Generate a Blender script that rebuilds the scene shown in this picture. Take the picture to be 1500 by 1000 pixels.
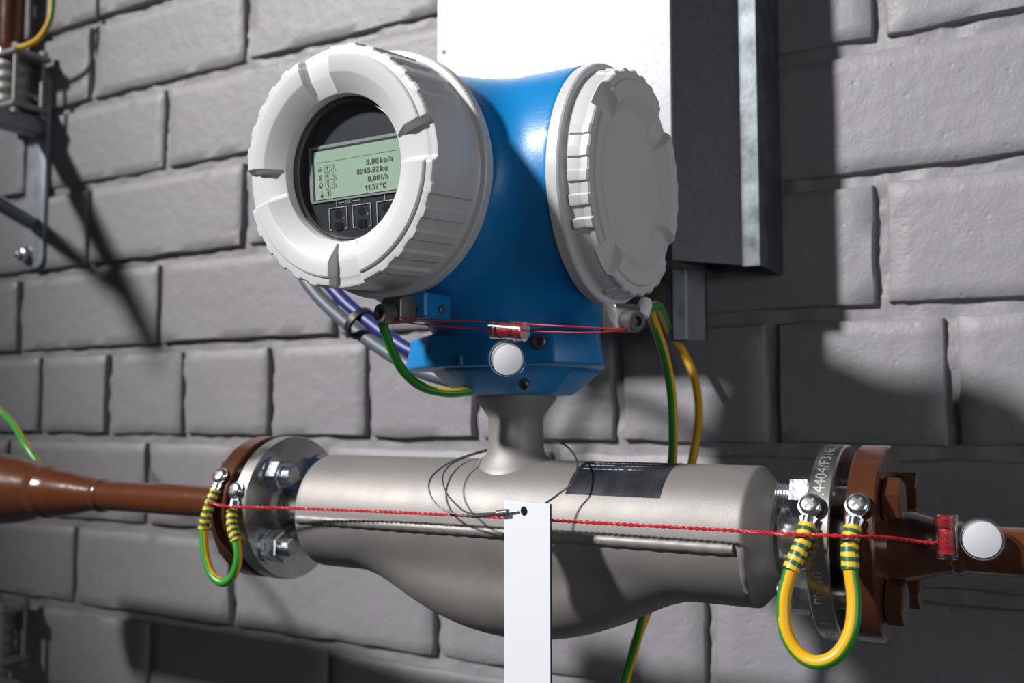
import bpy, bmesh, math, random
import numpy as np
from mathutils import Vector, Matrix, noise

random.seed(7)
for o in list(bpy.data.objects): bpy.data.objects.remove(o, do_unlink=True)
scene = bpy.context.scene
COL = scene.collection
S = 0.001          # everything below is measured in millimetres
PI = math.pi

# ------------------------------------------------------------------ camera
PITCH, YAW = math.radians(4.235), math.radians(30.556)
cam_d = bpy.data.cameras.new('camera'); cam = bpy.data.objects.new('camera', cam_d); COL.objects.link(cam)
fwd = Vector((-math.sin(YAW)*math.cos(PITCH), math.cos(YAW)*math.cos(PITCH), math.sin(PITCH)))
cam.location = (0.299, -0.511, 0.062)
cam.rotation_euler = fwd.to_track_quat('-Z', 'Y').to_euler()
cam_d.lens = 35; cam_d.sensor_width = 36; cam_d.clip_start = 0.01; cam_d.clip_end = 50
cam_d.dof.use_dof = True; cam_d.dof.focus_distance = 0.50; cam_d.dof.aperture_fstop = 9.5
scene.camera = cam

# ------------------------------------------------------------------ light
world = bpy.data.worlds.new('world'); scene.world = world; world.use_nodes = True
bg = world.node_tree.nodes['Background']
bg.inputs['Color'].default_value = (0.80, 0.86, 1.0, 1); bg.inputs['Strength'].default_value = 0.034

def aim(o, target):
    o.rotation_euler = (Vector(target) - o.location).to_track_quat('-Z', 'Y').to_euler()
def spot(name, loc, target, watts, size, blend, radius):
    d = bpy.data.lights.new(name, 'SPOT'); o = bpy.data.objects.new(name, d); COL.objects.link(o)
    o.location = loc; aim(o, target); d.energy = watts; d.spot_size = math.radians(size); d.spot_blend = blend; d.shadow_soft_size = radius
    d.color = (1.0, 0.985, 0.985)
# one hard work lamp high up to the left
spot('work_lamp', (-3.30, -4.77, 3.80), (-0.13, 0.12, 0.42), 3750, 16.8, 1.0, 0.27)
top_d = bpy.data.lights.new('side_fill', 'AREA'); top = bpy.data.objects.new('side_fill', top_d); COL.objects.link(top)  # added fill light, brightens the faces turned right; no real lamp stands there
top.location = (1.48, -0.76, 0.12); aim(top, (0.12, 0.1, 0.0))
top_d.shape = 'RECTANGLE'; top_d.size = 0.9; top_d.size_y = 0.4; top_d.energy = 5.8; top_d.color = (0.93, 0.96, 1.0)

vs = scene.view_settings
vs.view_transform = 'Standard'; vs.look = 'None'; vs.exposure = 0.0; vs.gamma = 1.0; vs.use_curve_mapping = False

# ------------------------------------------------------------------ materials
def nodes_of(name):
    m = bpy.data.materials.new(name); m.use_nodes = True
    return m, m.node_tree.nodes, m.node_tree.links, m.node_tree.nodes['Principled BSDF']
def mat(name, col, rough=0.5, metal=0.0, bump=0.0, bscale=300.0, var=0.0, vscale=20.0, coat=0.0, rvar=0.0, detail=4.0, spec=None, coord='Object'):
    m, N, L, p = nodes_of(name)
    p.inputs['Base Color'].default_value = (*col, 1); p.inputs['Roughness'].default_value = rough; p.inputs['Metallic'].default_value = metal
    if coat: p.inputs['Coat Weight'].default_value = coat; p.inputs['Coat Roughness'].default_value = 0.06
    if spec is not None: p.inputs['Specular IOR Level'].default_value = spec
    tc = N.new('ShaderNodeTexCoord')
    if bump:
        n = N.new('ShaderNodeTexNoise'); n.inputs['Scale'].default_value = bscale; n.inputs['Detail'].default_value = detail
        b = N.new('ShaderNodeBump'); b.inputs['Strength'].default_value = bump; b.inputs['Distance'].default_value = 0.001
        L.new(tc.outputs[coord], n.inputs['Vector']); L.new(n.outputs['Fac'], b.inputs['Height']); L.new(b.outputs['Normal'], p.inputs['Normal'])
    if var or rvar:
        n = N.new('ShaderNodeTexNoise'); n.inputs['Scale'].default_value = vscale; n.inputs['Detail'].default_value = 5
        L.new(tc.outputs[coord], n.inputs['Vector'])
        if var:
            r = N.new('ShaderNodeMixRGB'); r.blend_type = 'MIX'
            r.inputs[1].default_value = (*[c*(1-var) for c in col], 1); r.inputs[2].default_value = (*[min(1, c*(1+var)) for c in col], 1)
            L.new(n.outputs['Fac'], r.inputs[0]); L.new(r.outputs[0], p.inputs['Base Color'])
        if rvar:
            mr = N.new('ShaderNodeMapRange'); mr.inputs[1].default_value = 0.3; mr.inputs[2].default_value = 0.7
            mr.inputs[3].default_value = max(0.02, rough-rvar); mr.inputs[4].default_value = rough+rvar
            L.new(n.outputs['Fac'], mr.inputs[0]); L.new(mr.outputs[0], p.inputs['Roughness'])
    return m
def clear_mat(name, tint=(1, 1, 1), refl=0.08, rough=0.03):
    m = bpy.data.materials.new(name); m.use_nodes = True; N, L = m.node_tree.nodes, m.node_tree.links
    N.remove(N['Principled BSDF']); out = N['Material Output']
    t = N.new('ShaderNodeBsdfTransparent'); t.inputs[0].default_value = (*tint, 1)
    g = N.new('ShaderNodeBsdfGlossy'); g.inputs['Roughness'].default_value = rough
    lw = N.new('ShaderNodeLayerWeight'); lw.inputs[0].default_value = 0.35
    mr = N.new('ShaderNodeMapRange'); mr.inputs[3].default_value = refl*0.6; mr.inputs[4].default_value = min(1, refl*7)
    mx = N.new('ShaderNodeMixShader')
    L.new(lw.outputs['Facing'], mr.inputs[0]); L.new(mr.outputs[0], mx.inputs[0]); L.new(t.outputs[0], mx.inputs[1]); L.new(g.outputs[0], mx.inputs[2]); L.new(mx.outputs[0], out.inputs[0])
    return m
def wall_mat(name, base):
    m, N, L, p = nodes_of(name)
    p.inputs['Roughness'].default_value = 0.5; p.inputs['Specular IOR Level'].default_value = 0.35
    geo = N.new('ShaderNodeNewGeometry')
    n1 = N.new('ShaderNodeTexNoise'); n1.inputs['Scale'].default_value = 420; n1.inputs['Detail'].default_value = 4
    n2 = N.new('ShaderNodeTexNoise'); n2.inputs['Scale'].default_value = 60; n2.inputs['Detail'].default_value = 6
    vo = N.new('ShaderNodeTexVoronoi'); vo.inputs['Scale'].default_value = 75; vo.inputs['Randomness'].default_value = 1
    pit = N.new('ShaderNodeMapRange'); pit.inputs[1].default_value = 0.05; pit.inputs[2].default_value = 0.16; pit.inputs[3].default_value = 0; pit.inputs[4].default_value = 1
    for t in (n1, n2, vo): L.new(geo.outputs['Position'], t.inputs['Vector'])
    L.new(vo.outputs['Distance'], pit.inputs[0])
    a1 = N.new('ShaderNodeMath'); a1.operation = 'MULTIPLY_ADD'; a1.inputs[1].default_value = 0.25
    L.new(n1.outputs['Fac'], a1.inputs[0]); L.new(n2.outputs['Fac'], a1.inputs[2])
    a2 = N.new('ShaderNodeMath'); a2.operation = 'MULTIPLY_ADD'; a2.inputs[1].default_value = 0.22
    L.new(pit.outputs[0], a2.inputs[0]); L.new(a1.outputs[0], a2.inputs[2])
    b = N.new('ShaderNodeBump'); b.inputs['Strength'].default_value = 0.55; b.inputs['Distance'].default_value = 0.0022
    L.new(a2.outputs[0], b.inputs['Height']); L.new(b.outputs['Normal'], p.inputs['Normal'])
    n3 = N.new('ShaderNodeTexNoise'); n3.inputs['Scale'].default_value = 9; n3.inputs['Detail'].default_value = 6
    L.new(geo.outputs['Position'], n3.inputs['Vector'])
    mx = N.new('ShaderNodeMixRGB'); mx.inputs[1].default_value = (*[c*0.9 for c in base], 1); mx.inputs[2].default_value = (*[c*1.1 for c in base], 1)
    L.new(n3.outputs['Fac'], mx.inputs[0])
    # a few small rusty specks in the paint
    n4 = N.new('ShaderNodeTexNoise'); n4.inputs['Scale'].default_value = 95; n4.inputs['Detail'].default_value = 1
    L.new(geo.outputs['Position'], n4.inputs['Vector'])
    sp = N.new('ShaderNodeMapRange'); sp.inputs[1].default_value = 0.77; sp.inputs[2].default_value = 0.82; sp.inputs[3].default_value = 0; sp.inputs[4].default_value = 0.35
    L.new(n4.outputs['Fac'], sp.inputs[0])
    mx2 = N.new('ShaderNodeMixRGB'); mx2.inputs[2].default_value = (0.22, 0.15, 0.08, 1)
    L.new(sp.outputs[0], mx2.inputs[0]); L.new(mx.outputs[0], mx2.inputs[1]); L.new(mx2.outputs[0], p.inputs['Base Color'])
    return m

M = {}
M['wall'] = wall_mat('grey_wall_paint', (0.222, 0.211, 0.227))
M['mortar'] = wall_mat('grey_painted_mortar', (0.215, 0.205, 0.220))
M['cover'] = mat('light_grey_enamel', (0.54, 0.535, 0.535), 0.38, bump=0.05, bscale=900, var=0.03, vscale=30)
M['blue'] = mat('blue_enamel', (0.004, 0.185, 0.47), 0.38, bump=0.10, bscale=800, var=0.07, vscale=40, rvar=0.05)
M['blasted'] = mat('bead_blasted_steel', (0.252, 0.237, 0.225), 0.55, 0.45, bump=0.10, bscale=1300, var=0.10, vscale=28, rvar=0.06)
M['machined'] = mat('machined_steel', (0.56, 0.54, 0.52), 0.28, 1.0, bump=0.04, bscale=700, var=0.14, vscale=45, rvar=0.10)
M['zinc'] = mat('zinc_plated_steel', (0.62, 0.66, 0.70), 0.25, 1.0, bump=0.08, bscale=500, var=0.15, vscale=120, rvar=0.08)
M['galv'] = mat('galvanised_sheet', (0.165, 0.17, 0.178), 0.46, 0.85, bump=0.05, bscale=500, var=0.10, vscale=260, rvar=0.05)
M['galv_dull'] = mat('dull_galvanised_steel', (0.20, 0.22, 0.235), 0.38, 1.0, bump=0.06, bscale=300, var=0.22, vscale=60, rvar=0.08)
M['plate'] = mat('bright_galvanised_plate', (0.36, 0.40, 0.43), 0.40, 0.45, bump=0.06, bscale=200, var=0.15, vscale=40, rvar=0.08)
M['clamp'] = mat('grey_clamp_steel', (0.27, 0.255, 0.24), 0.45, 0.5, bump=0.15, bscale=300, var=0.2, vscale=80)
M['brown'] = mat('brown_gloss_paint', (0.072, 0.024, 0.011), 0.26, bump=0.30, bscale=130, var=0.2, vscale=40, coat=0.5, detail=3)
M['brown_pipe'] = mat('glossy_brown_pipe_paint', (0.100, 0.029, 0.010), 0.22, bump=0.55, bscale=55, var=0.15, vscale=30, coat=0.9, detail=2)
M['black'] = mat('black_rubber', (0.012, 0.012, 0.013), 0.5, bump=0.15, bscale=500)
M['dark_steel'] = mat('dark_oxide_steel', (0.15, 0.145, 0.14), 0.38, 0.6, bump=0.05, bscale=600)
M['grey_steel'] = mat('grey_cast_steel', (0.20, 0.195, 0.19), 0.42, 0.9, bump=0.15, bscale=300, var=0.2, vscale=80)
M['panel'] = mat('dark_slate_panel', (0.030, 0.034, 0.042), 0.34, bump=0.03, bscale=900)
M['bezel'] = mat('lcd_frame_plastic', (0.30, 0.33, 0.32), 0.4)
M['lcd'] = mat('green_lcd', (0.34, 0.45, 0.35), 0.25)
M['lcd'].node_tree.nodes['Principled BSDF'].inputs['Emission Color'].default_value = (0.40, 0.56, 0.40, 1)
M['lcd'].node_tree.nodes['Principled BSDF'].inputs['Emission Strength'].default_value = 0.22   # glow added to even out the cover's shade on the screen
M['lcd_ink'] = mat('lcd_dark_segments', (0.055, 0.040, 0.030), 0.5)
M['print'] = mat('pale_panel_print', (0.42, 0.45, 0.50), 0.5)
M['hole'] = mat('sensor_hole_dark', (0.010, 0.011, 0.013), 0.3)
M['white'] = mat('white_plastic', (0.74, 0.76, 0.80), 0.40, bump=0.03, bscale=200)
M['white_disc'] = mat('white_seal_disc', (0.52, 0.53, 0.55), 0.55, bump=0.05, bscale=700)
M['edge'] = mat('dark_tag_edge', (0.03, 0.03, 0.035), 0.5)
M['red'] = mat('red_thread', (0.50, 0.012, 0.022), 0.42, var=0.15, vscale=700)
M['red_wind'] = mat('red_spool', (0.40, 0.016, 0.03), 0.35, bump=0.6, bscale=600, var=0.7, vscale=420)
M['green'] = mat('green_insulation', (0.030, 0.25, 0.026), 0.35)
M['yellow'] = mat('yellow_insulation', (0.78, 0.42, 0.010), 0.35)
M['band_green'] = mat('dark_green_tape', (0.022, 0.095, 0.050), 0.4)
M['band_yellow'] = mat('yellow_tape', (0.74, 0.50, 0.020), 0.4)
M['cable_grey'] = mat('grey_cable_sheath', (0.070, 0.085, 0.105), 0.5)
M['cable_blue'] = mat('blue_cable_sheath', (0.010, 0.018, 0.13), 0.45)
M['wire'] = mat('steel_wire', (0.22, 0.22, 0.22), 0.35, 0.9)
M['label'] = mat('black_type_label', (0.018, 0.019, 0.024), 0.38, bump=0.05, bscale=300, var=0.5, vscale=60, rvar=0.1)
M['engrave'] = mat('engraved_marks', (0.62, 0.62, 0.60), 0.5, 0.9)
M['glass'] = clear_mat('window_glass', (0.96, 0.97, 0.97), 0.045, 0.02)
M['clear'] = clear_mat('clear_plastic', (0.95, 0.95, 0.95), 0.16, 0.10)

# ------------------------------------------------------------------ helpers
def tag(o, label=None, cat=None, group=None, kind=None):
    if label: o['label'] = label
    if cat: o['category'] = cat
    if group: o['group'] = group
    if kind: o['kind'] = kind
    return o
WLOC = {}
def thing(name, loc, label, cat, group=None):
    o = bpy.data.objects.new(name, None); COL.objects.link(o); o.empty_display_size = 0.01
    o.location = Vector(loc)*S; WLOC[o] = Vector(loc)
    return tag(o, label, cat, group)
def mk(name, V, F, m, parent=None, angle=35, midx=None, recalc=True, label=None):
    V = np.asarray(V, float); c = (V.min(0)+V.max(0))/2
    me = bpy.data.meshes.new(name); me.from_pydata(((V-c)*S).tolist(), [], [list(map(int, f)) for f in F])
    for mm in (m if isinstance(m, (list, tuple)) else [m]): me.materials.append(M[mm])
    if midx is not None: me.polygons.foreach_set('material_index', list(midx))
    if recalc:
        bm = bmesh.new(); bm.from_mesh(me); bmesh.ops.recalc_face_normals(bm, faces=bm.faces); bm.to_mesh(me); bm.free()
    if angle:
        me.shade_smooth(); me.set_sharp_from_angle(angle=math.radians(angle))
    o = bpy.data.objects.new(name, me); COL.objects.link(o)
    base = WLOC[parent] if parent is not None else Vector((0, 0, 0))
    o.location = (Vector(c)-base)*S; WLOC[o] = Vector(c)
    if parent is not None: o.parent = parent
    if label: o['label'] = label
    return o
def join(*parts):
    V, F = [], []
    for v, f in parts:
        k = len(V); V += [tuple(p) for p in v]; F += [[i+k for i in q] for q in f]
    return V, F
def frame(axis):
    a = Vector(axis).normalized()
    t = Vector((0, 0, 1)) if abs(a.z) < 0.9 else Vector((1, 0, 0))
    u = t.cross(a).normalized(); v = a.cross(u)
    return a, u, v
def lathe(prof, origin, axis, n=48, u=None, close=True, phase=0.0):
    """prof: (radius, height along axis)"""
    a, uu, vv = frame(axis)
    if u is not None: uu = Vector(u).normalized(); vv = a.cross(uu)
    o = Vector(origin); V, F = [], []
    for r, h in prof:
        for i in range(n):
            t = phase+2*PI*i/n
            V.append(o+a*h+uu*(r*math.cos(t))+vv*(r*math.sin(t)))
    m = len(prof)
    for j in range(m-1):
        for i in range(n):
            k = (i+1) % n
            F.append([j*n+i, j*n+k, (j+1)*n+k, (j+1)*n+i])
    if close:
        if prof[0][0] > 1e-6: F.append(list(range(n)))
        if prof[-1][0] > 1e-6: F.append([(m-1)*n+i for i in range(n)])
    return V, F
def cyl(p0, p1, r, n=24, bev=0.0):
    p0, p1 = Vector(p0), Vector(p1); L = (p1-p0).length
    pr = [(r, 0), (r, L)] if not bev else [(r-bev, 0), (r, bev), (r, L-bev), (r-bev, L)]
    return lathe(pr, p0, p1-p0, n)
def box(lo, hi, bev=0.0, rot=None, seg=1):
    lo, hi = Vector(lo), Vector(hi); c = (lo+hi)/2; d = hi-lo
    bm = bmesh.new(); bmesh.ops.create_cube(bm, size=1.0)
    for v in bm.verts: v.co = Vector((v.co.x*d.x, v.co.y*d.y, v.co.z*d.z))
    if bev: bmesh.ops.bevel(bm, geom=list(bm.edges), offset=bev, segments=seg, affect='EDGES', profile=0.6)
    R = rot or Matrix.Identity(3)
    bm.verts.index_update()
    V = [R @ v.co + c for v in bm.verts]; F = [[v.index for v in f.verts] for f in bm.faces]
    bm.free(); return V, F
def prism(poly, z0, z1, bev=0.0, fn=None, seg=2):
    bm = bmesh.new()
    a = [bm.verts.new((x, y, z0)) for x, y in poly]; b = [bm.verts.new((x, y, z1)) for x, y in poly]; n = len(poly)
    bm.faces.new(a[::-1]); bm.faces.new(b)
    for i in range(n): bm.faces.new([a[i], a[(i+1) % n], b[(i+1) % n], b[i]])
    if bev: bmesh.ops.bevel(bm, geom=list(bm.edges), offset=bev, segments=seg, affect='EDGES', profile=0.5)
    bm.verts.index_update()
    V = [(fn(v.co) if fn else v.co.copy()) for v in bm.verts]; F = [[v.index for v in f.verts] for f in bm.faces]
    bm.free(); return V, F
def spline(pts, step=3.0):
    P = [Vector(p) for p in pts]; Q = [P[0]*2-P[1]]+P+[P[-1]*2-P[-2]]; out = []
    for i in range(1, len(Q)-2):
        p0, p1, p2, p3 = Q[i-1], Q[i], Q[i+1], Q[i+2]
        n = max(2, int((p2-p1).length/step))
        for k in range(n):
            t = k/n
            out.append(0.5*((2*p1)+(p2-p0)*t+(2*p0-5*p1+4*p2-p3)*t*t+(3*p1-p0-3*p2+p3)*t**3))
    out.append(P[-1]); return out
def tube(path, r, n=12, rf=None, twist=0.0):
    V, F = [], []; m = len(path); up = None
    for j, p in enumerate(path):
        t = (path[min(j+1, m-1)]-path[max(j-1, 0)]).normalized()
        if up is None:
            up = Vector((0, 0, 1)) if abs(t.z) < 0.9 else Vector((0, 1, 0))
        up = (up-t*up.dot(t)).normalized(); sd = t.cross(up)
        rr = r*(rf(j/(m-1)) if rf else 1)
        for i in range(n):
            a = 2*PI*i/n+twist*j
            V.append(p+up*(rr*math.cos(a))+sd*(rr*math.sin(a)))
    for j in range(m-1):
        for i in range(n):
            k = (i+1) % n; F.append([j*n+i, j*n+k, (j+1)*n+k, (j+1)*n+i])
    F.append(list(range(n))); F.append([(m-1)*n+i for i in range(n)])
    return V, F
def striped(path, r, n=20, side=(0, -1, 0), thr=0.0, hub=None, wts=(0.42, 0.95)):
    """green and yellow insulation: lengthwise halves of one sheath, yellow towards `side` (and `hub`)"""
    V, F = tube(path, r, n); idx = []
    for q in F[:-2]:
        j = q[0]//n; c = (V[q[0]]+V[q[1]]+V[q[2]]+V[q[3]])/4; p = (path[j]+path[j+1])/2
        d = Vector(side).normalized()
        if hub is not None: d = (d*wts[0]+(Vector(hub)-p).normalized()*wts[1]).normalized()
        idx.append(1 if (c-p).normalized().dot(d) > thr else 0)
    return V, F, idx+[0, 0]
def hexprism(origin, axis, af, h, phase=0.0, ch=0.9):
    R = af/math.sqrt(3)
    return lathe([(R-ch, 0), (R, ch*0.6), (R, h-ch*0.6), (R-ch, h)], origin, axis, 6, phase=phase)
def text_mesh(s, size, fn, extrude=0.0, align='LEFT'):
    cu = bpy.data.curves.new('t', 'FONT'); cu.body = s; cu.size = size; cu.align_x = align; cu.align_y = 'CENTER'; cu.resolution_u = 2
    ob = bpy.data.objects.new('t', cu); COL.objects.link(ob)
    bpy.context.view_layer.update()
    dg = bpy.context.evaluated_depsgraph_get(); me = bpy.data.meshes.new_from_object(ob.evaluated_get(dg))
    bm = bmesh.new(); bm.from_mesh(me)
    for _ in range(1): bmesh.ops.triangulate(bm, faces=bm.faces)
    bm.verts.index_update()
    V = [fn(v.co.x, v.co.y) for v in bm.verts]; F = [[v.index for v in f.verts] for f in bm.faces]
    bm.free(); bpy.data.objects.remove(ob); bpy.data.curves.remove(cu); bpy.data.meshes.remove(me)
    return V, F
def surface_nets(fn, lo, hi, h):
    xs = [np.arange(lo[k], hi[k]+h, h) for k in range(3)]
    X, Y, Z = np.meshgrid(*xs, indexing='ij'); D = fn(X, Y, Z); s = D < 0
    nx, ny, nz = D.shape
    acc = np.zeros((nx-1, ny-1, nz-1, 3)); cnt = np.zeros((nx-1, ny-1, nz-1))
    def cor(A, i, j, k): return A[i:nx-1+i, j:ny-1+j, k:nz-1+k]
    off = [(i, j, k) for i in (0, 1) for j in (0, 1) for k in (0, 1)]
    for a in off:
        for ax in range(3):
            if a[ax] == 0:
                b = list(a); b[ax] = 1; b = tuple(b)
                da, db = cor(D, *a), cor(D, *b); cr = (da < 0) != (db < 0)
                t = np.where(cr, da/np.where(cr, da-db, 1), 0)
                for q in range(3):
                    acc[..., q] += np.where(cr, a[q]+(t if q == ax else 0), 0)
                cnt += cr
    act = cnt > 0; idx = -np.ones(act.shape, int); idx[act] = np.arange(act.sum())
    I = np.argwhere(act); V = (I+acc[act]/cnt[act][:, None])*h+np.array(lo)
    F = []
    for ax in range(3):
        sl0 = [slice(None)]*3; sl1 = [slice(None)]*3; sl0[ax] = slice(0, -1); sl1[ax] = slice(1, None)
        cr = np.argwhere(s[tuple(sl0)] != s[tuple(sl1)])
        u, v = (ax+1) % 3, (ax+2) % 3
        for c in cr:
            if c[u] == 0 or c[v] == 0 or c[u] >= act.shape[u] or c[v] >= act.shape[v]: continue
            q = []
            for du, dv in ((0, 0), (-1, 0), (-1, -1), (0, -1)):
                e = c.copy(); e[u] += du; e[v] += dv; q.append(idx[tuple(e)])
            if min(q) < 0: continue
            F.append(q)
    return V, F
def smin(a, b, k):
    h = np.clip(0.5+0.5*(b-a)/k, 0, 1); return b*(1-h)+a*h-k*h*(1-h)

# ------------------------------------------------------------------ brick wall
WY = 235.0                      # wall face
LINES = [-448, -350, -252, -153, -57, 41, 141, 239, 338, 438, 536, 634, 732]   # underside of each course
STRETCH = {0: -599, 1: -725, 2: -599, 3: -727, 4: -608, 6: -595, 7: -721, 8: -592, 9: -724, 10: -592, 11: -724}
HEAD = [-1310, -1184, -1057, -930, -802, -678, -554, -426, -300, -177, -41, 86, 211, 337, 463, 590]
XL, XR = -1320, 600
def mortar():
    st = 5.0; nx, nz = int((XR-XL)/st)+1, int((LINES[-1]-LINES[0])/st)+1
    V, F = [], []
    for j in range(nz):
        for i in range(nx):
            x, z = XL+i*st, LINES[0]+j*st
            d = noise.fractal(Vector((x*0.045, z*0.06, 3.3)), 0.9, 2.0, 3)
            V.append((x, WY+6.0-2.6*d, z))
    for j in range(nz-1):
        for i in range(nx-1): F.append([j*nx+i, j*nx+i+1, (j+1)*nx+i+1, (j+1)*nx+i])
    k = len(V)   # a solid slab behind
    for (x, z) in ((XL, LINES[0]), (XR, LINES[0]), (XR, LINES[-1]), (XL, LINES[-1])): V.append((x, WY+60, z))
    F.append([k, k+3, k+2, k+1])
    return V, F
v, f = mortar()
wall = mk('wall_back', v, f, 'mortar', angle=60, recalc=False)
tag(wall, 'grey painted brick wall with rough recessed mortar joints', 'wall', kind='structure')
def brick(x0, x1, z0, z1, seed):
    nx = max(6, int((x1-x0)/16)); nz = 7; rng = random.Random(seed); off = rng.uniform(-1.6, 1.2); tx, tz = rng.uniform(-.006, .006), rng.uniform(-.01, .01)
    us = [0, 0.0] + [i/nx for i in range(1, nx)] + [1, 1.0]; V, F = [], []
    def params(n, L):
        p = [(0.0, 0), (0.6/L, 1), (2.0/L, 2)]
        p += [(i/n, 3) for i in range(1, n)]
        p += [(1-2.0/L, 2), (1-0.6/L, 1), (1.0, 0)]
        return p
    pu, pv = params(nx, x1-x0), params(nz, z1-z0)
    drop = {0: 13.0, 1: 2.0, 2: 0.30, 3: 0.0}
    for (b, lb) in pv:
        for (a, la) in pu:
            x, z = x0+a*(x1-x0), z0+b*(z1-z0); l = min(la, lb)
            jx = noise.noise(Vector((seed*3.1, z*0.035, 1.7)))*2.0+noise.noise(Vector((seed*1.3, z*0.16, 9)))*0.9
            jz = noise.noise(Vector((x*0.025, seed*2.7, 5.1)))*2.0+noise.noise(Vector((x*0.13, seed*2.1, 2)))*1.0
            ex = max(0, 1-min(a, 1-a)*(x1-x0)/14); ez = max(0, 1-min(b, 1-b)*(z1-z0)/14)
            y = WY+off+tx*(x-(x0+x1)/2)+tz*(z-(z0+z1)/2)+drop[l]+0.5*noise.noise(Vector((x*0.02, z*0.03, seed)))
            if l < 3: y += 0.7*noise.noise(Vector((x*0.11, z*0.11, seed*0.7)))*(l > 0)
            V.append((x+jx*ex, y, z+jz*ez))
    w = len(pu)
    for j in range(len(pv)-1):
        for i in range(w-1): F.append([j*w+i, j*w+i+1, (j+1)*w+i+1, (j+1)*w+i])
    return V, F
seed = 0
for r in range(len(LINES)-1):
    z0, z1 = LINES[r], LINES[r+1]-9.5
    js = HEAD if r == 5 else [STRETCH[r]+254*k for k in range(-4, 6)]
    js = [j for j in js if XL-260 < j < XR+260]
    for a, b in zip(js[:-1], js[1:]):
        x0, x1 = max(a+4.0, XL), min(b-4.0, XR)
        if x1-x0 < 25: continue
        seed += 1
        v, f = brick(x0, x1, z0, z1, seed)
        mk('brick', v, f, 'wall', wall, angle=50, recalc=False)

# ------------------------------------------------------------------ galvanised box and rail on the wall
bx = thing('cable_cover', (-40, 174, 168), 'large galvanised sheet metal cover box on the wall behind the blue housing', 'metal box')
def sheet(plan, z0, z1, t=1.5):
    """bent sheet: plan polyline extruded up, with thickness"""
    P = [Vector((x, y, 0)) for x, y in plan]; n = len(P); off = []
    for i in range(n):
        d = (P[min(i+1, n-1)]-P[max(i-1, 0)]).normalized(); off.append(P[i]+Vector((-d.y, d.x, 0))*t)
    V = []
    for z in (z0, z1):
        V += [(p.x, p.y, z) for p in P]+[(p.x, p.y, z) for p in off]
    F = []
    for i in range(n-1):
        F += [[i, i+1, 2*n+i+1, 2*n+i], [n+i, 3*n+i, 3*n+i+1, n+i+1], [i, n+i, n+i+1, i+1], [2*n+i, 2*n+i+1, 3*n+i+1, 3*n+i]]
    F += [[0, 2*n, 3*n, n], [n-1, 2*n-1, 4*n-1, 3*n-1]]
    return V, F
ZT = 560
v, f = sheet([(-135, 126), (50.4, 126), (51.6, 126.6), (52.3, 128), (84.3, 174)], 168, ZT); mk('front_panel', v, f, 'galv', bx, angle=25)
v, f = sheet([(84.3, 174), (96.4, 174.5), (97, 175.2), (97, 232)], 167, ZT); mk('side_flange', v, f, 'galv_dull', bx, angle=20)
v, f = sheet([(-179, 232), (-179, 173.5), (-168, 173.5), (-135, 126)], 168, ZT); mk('edge_flange', v, f, 'galv', bx, angle=20)
mk('rivet_hole', *cyl((-172.4, 173.9, 371), (-172.4, 173.2, 371), 2.3, 16), 'black', bx)
v, f = box((-134, 128, 168.2), (51, 232, 169.6)); 
mk('bottom_plate', v, f, 'galv', bx)

rail = thing('mounting_rail', (34, 185, 117), 'short vertical galvanised rail end below the metal cover box', 'rail')
v, f = sheet([(30, 204), (24.5, 190), (26, 176), (29, 171.5), (33.5, 170), (49, 191.5), (50, 194), (47, 204)], 117, 190, 1.8); mk('channel', v, f, 'galv_dull', rail, angle=40)
v, f = sheet([(38.6, 178.3), (40.2, 180.3)], 117.4, 190, -0.8); mk('rib', v, f, 'galv_dull', rail)

# ------------------------------------------------------------------ wall bracket with vertical pipe, upper left
br = thing('wall_bracket', (-815, 235, 241), 'galvanised wall bracket with bolts and diagonal brace at the upper left', 'bracket')
def rounded(x0, x1, z0, z1, r, n=6):
    P = []
    for cx, cz, a0 in ((x1-r, z1-r, 0), (x0+r, z1-r, 90), (x0+r, z0+r, 180), (x1-r, z0+r, 270)):
        for k in range(n+1):
            t = math.radians(a0+90*k/n); P.append((cx+r*math.cos(t), cz+r*math.sin(t)))
    return P
v, f = prism(rounded(-836, -799, 241, 485, 14), 0, 5, 0.8, lambda c: Vector((c.x, 234-c.z, c.y))); mk('wall_plate', v, f, 'plate', br)
v, f = box((-822, -150, 402), (-798, 229, 424), 1.5); mk('arm', v, f, 'galv_dull', br)
v, f = cyl((-818, 227, 296), (-816, -60, 409), 9, 16); mk('brace', v, f, 'galv_dull', br)
for zz in (257, 452):
    v, f = join(lathe([(11, 0), (11, 2), (0, 2)], (-828 if zz < 300 else -815, 229, zz), (0, -1, 0), 24)); mk('washer', v, f, 'zinc', br)
    v, f = join(hexprism((-828 if zz < 300 else -815, 227, zz), (0, -1, 0), 14, 8), lathe([(4, 8), (4, 13), (0, 14)], (-828 if zz < 300 else -815, 227, zz), (0, -1, 0), 16)); mk('bolt', v, f, 'zinc', br)
vp = thing('vertical_pipe', (-845, 208, 424), 'thin brown painted vertical pipe with grey clamp at the top left corner', 'pipe')
mk('pipe', *cyl((-845, 208, 495), (-845, 208, 760), 15, 32), 'brown_pipe', vp)
mk('collar', *lathe([(15, 495), (19, 497), (20, 505), (16, 514), (15, 516)], (-845, 208, 0), (0, 0, 1), 32, close=False), 'brown_pipe', vp)
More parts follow.
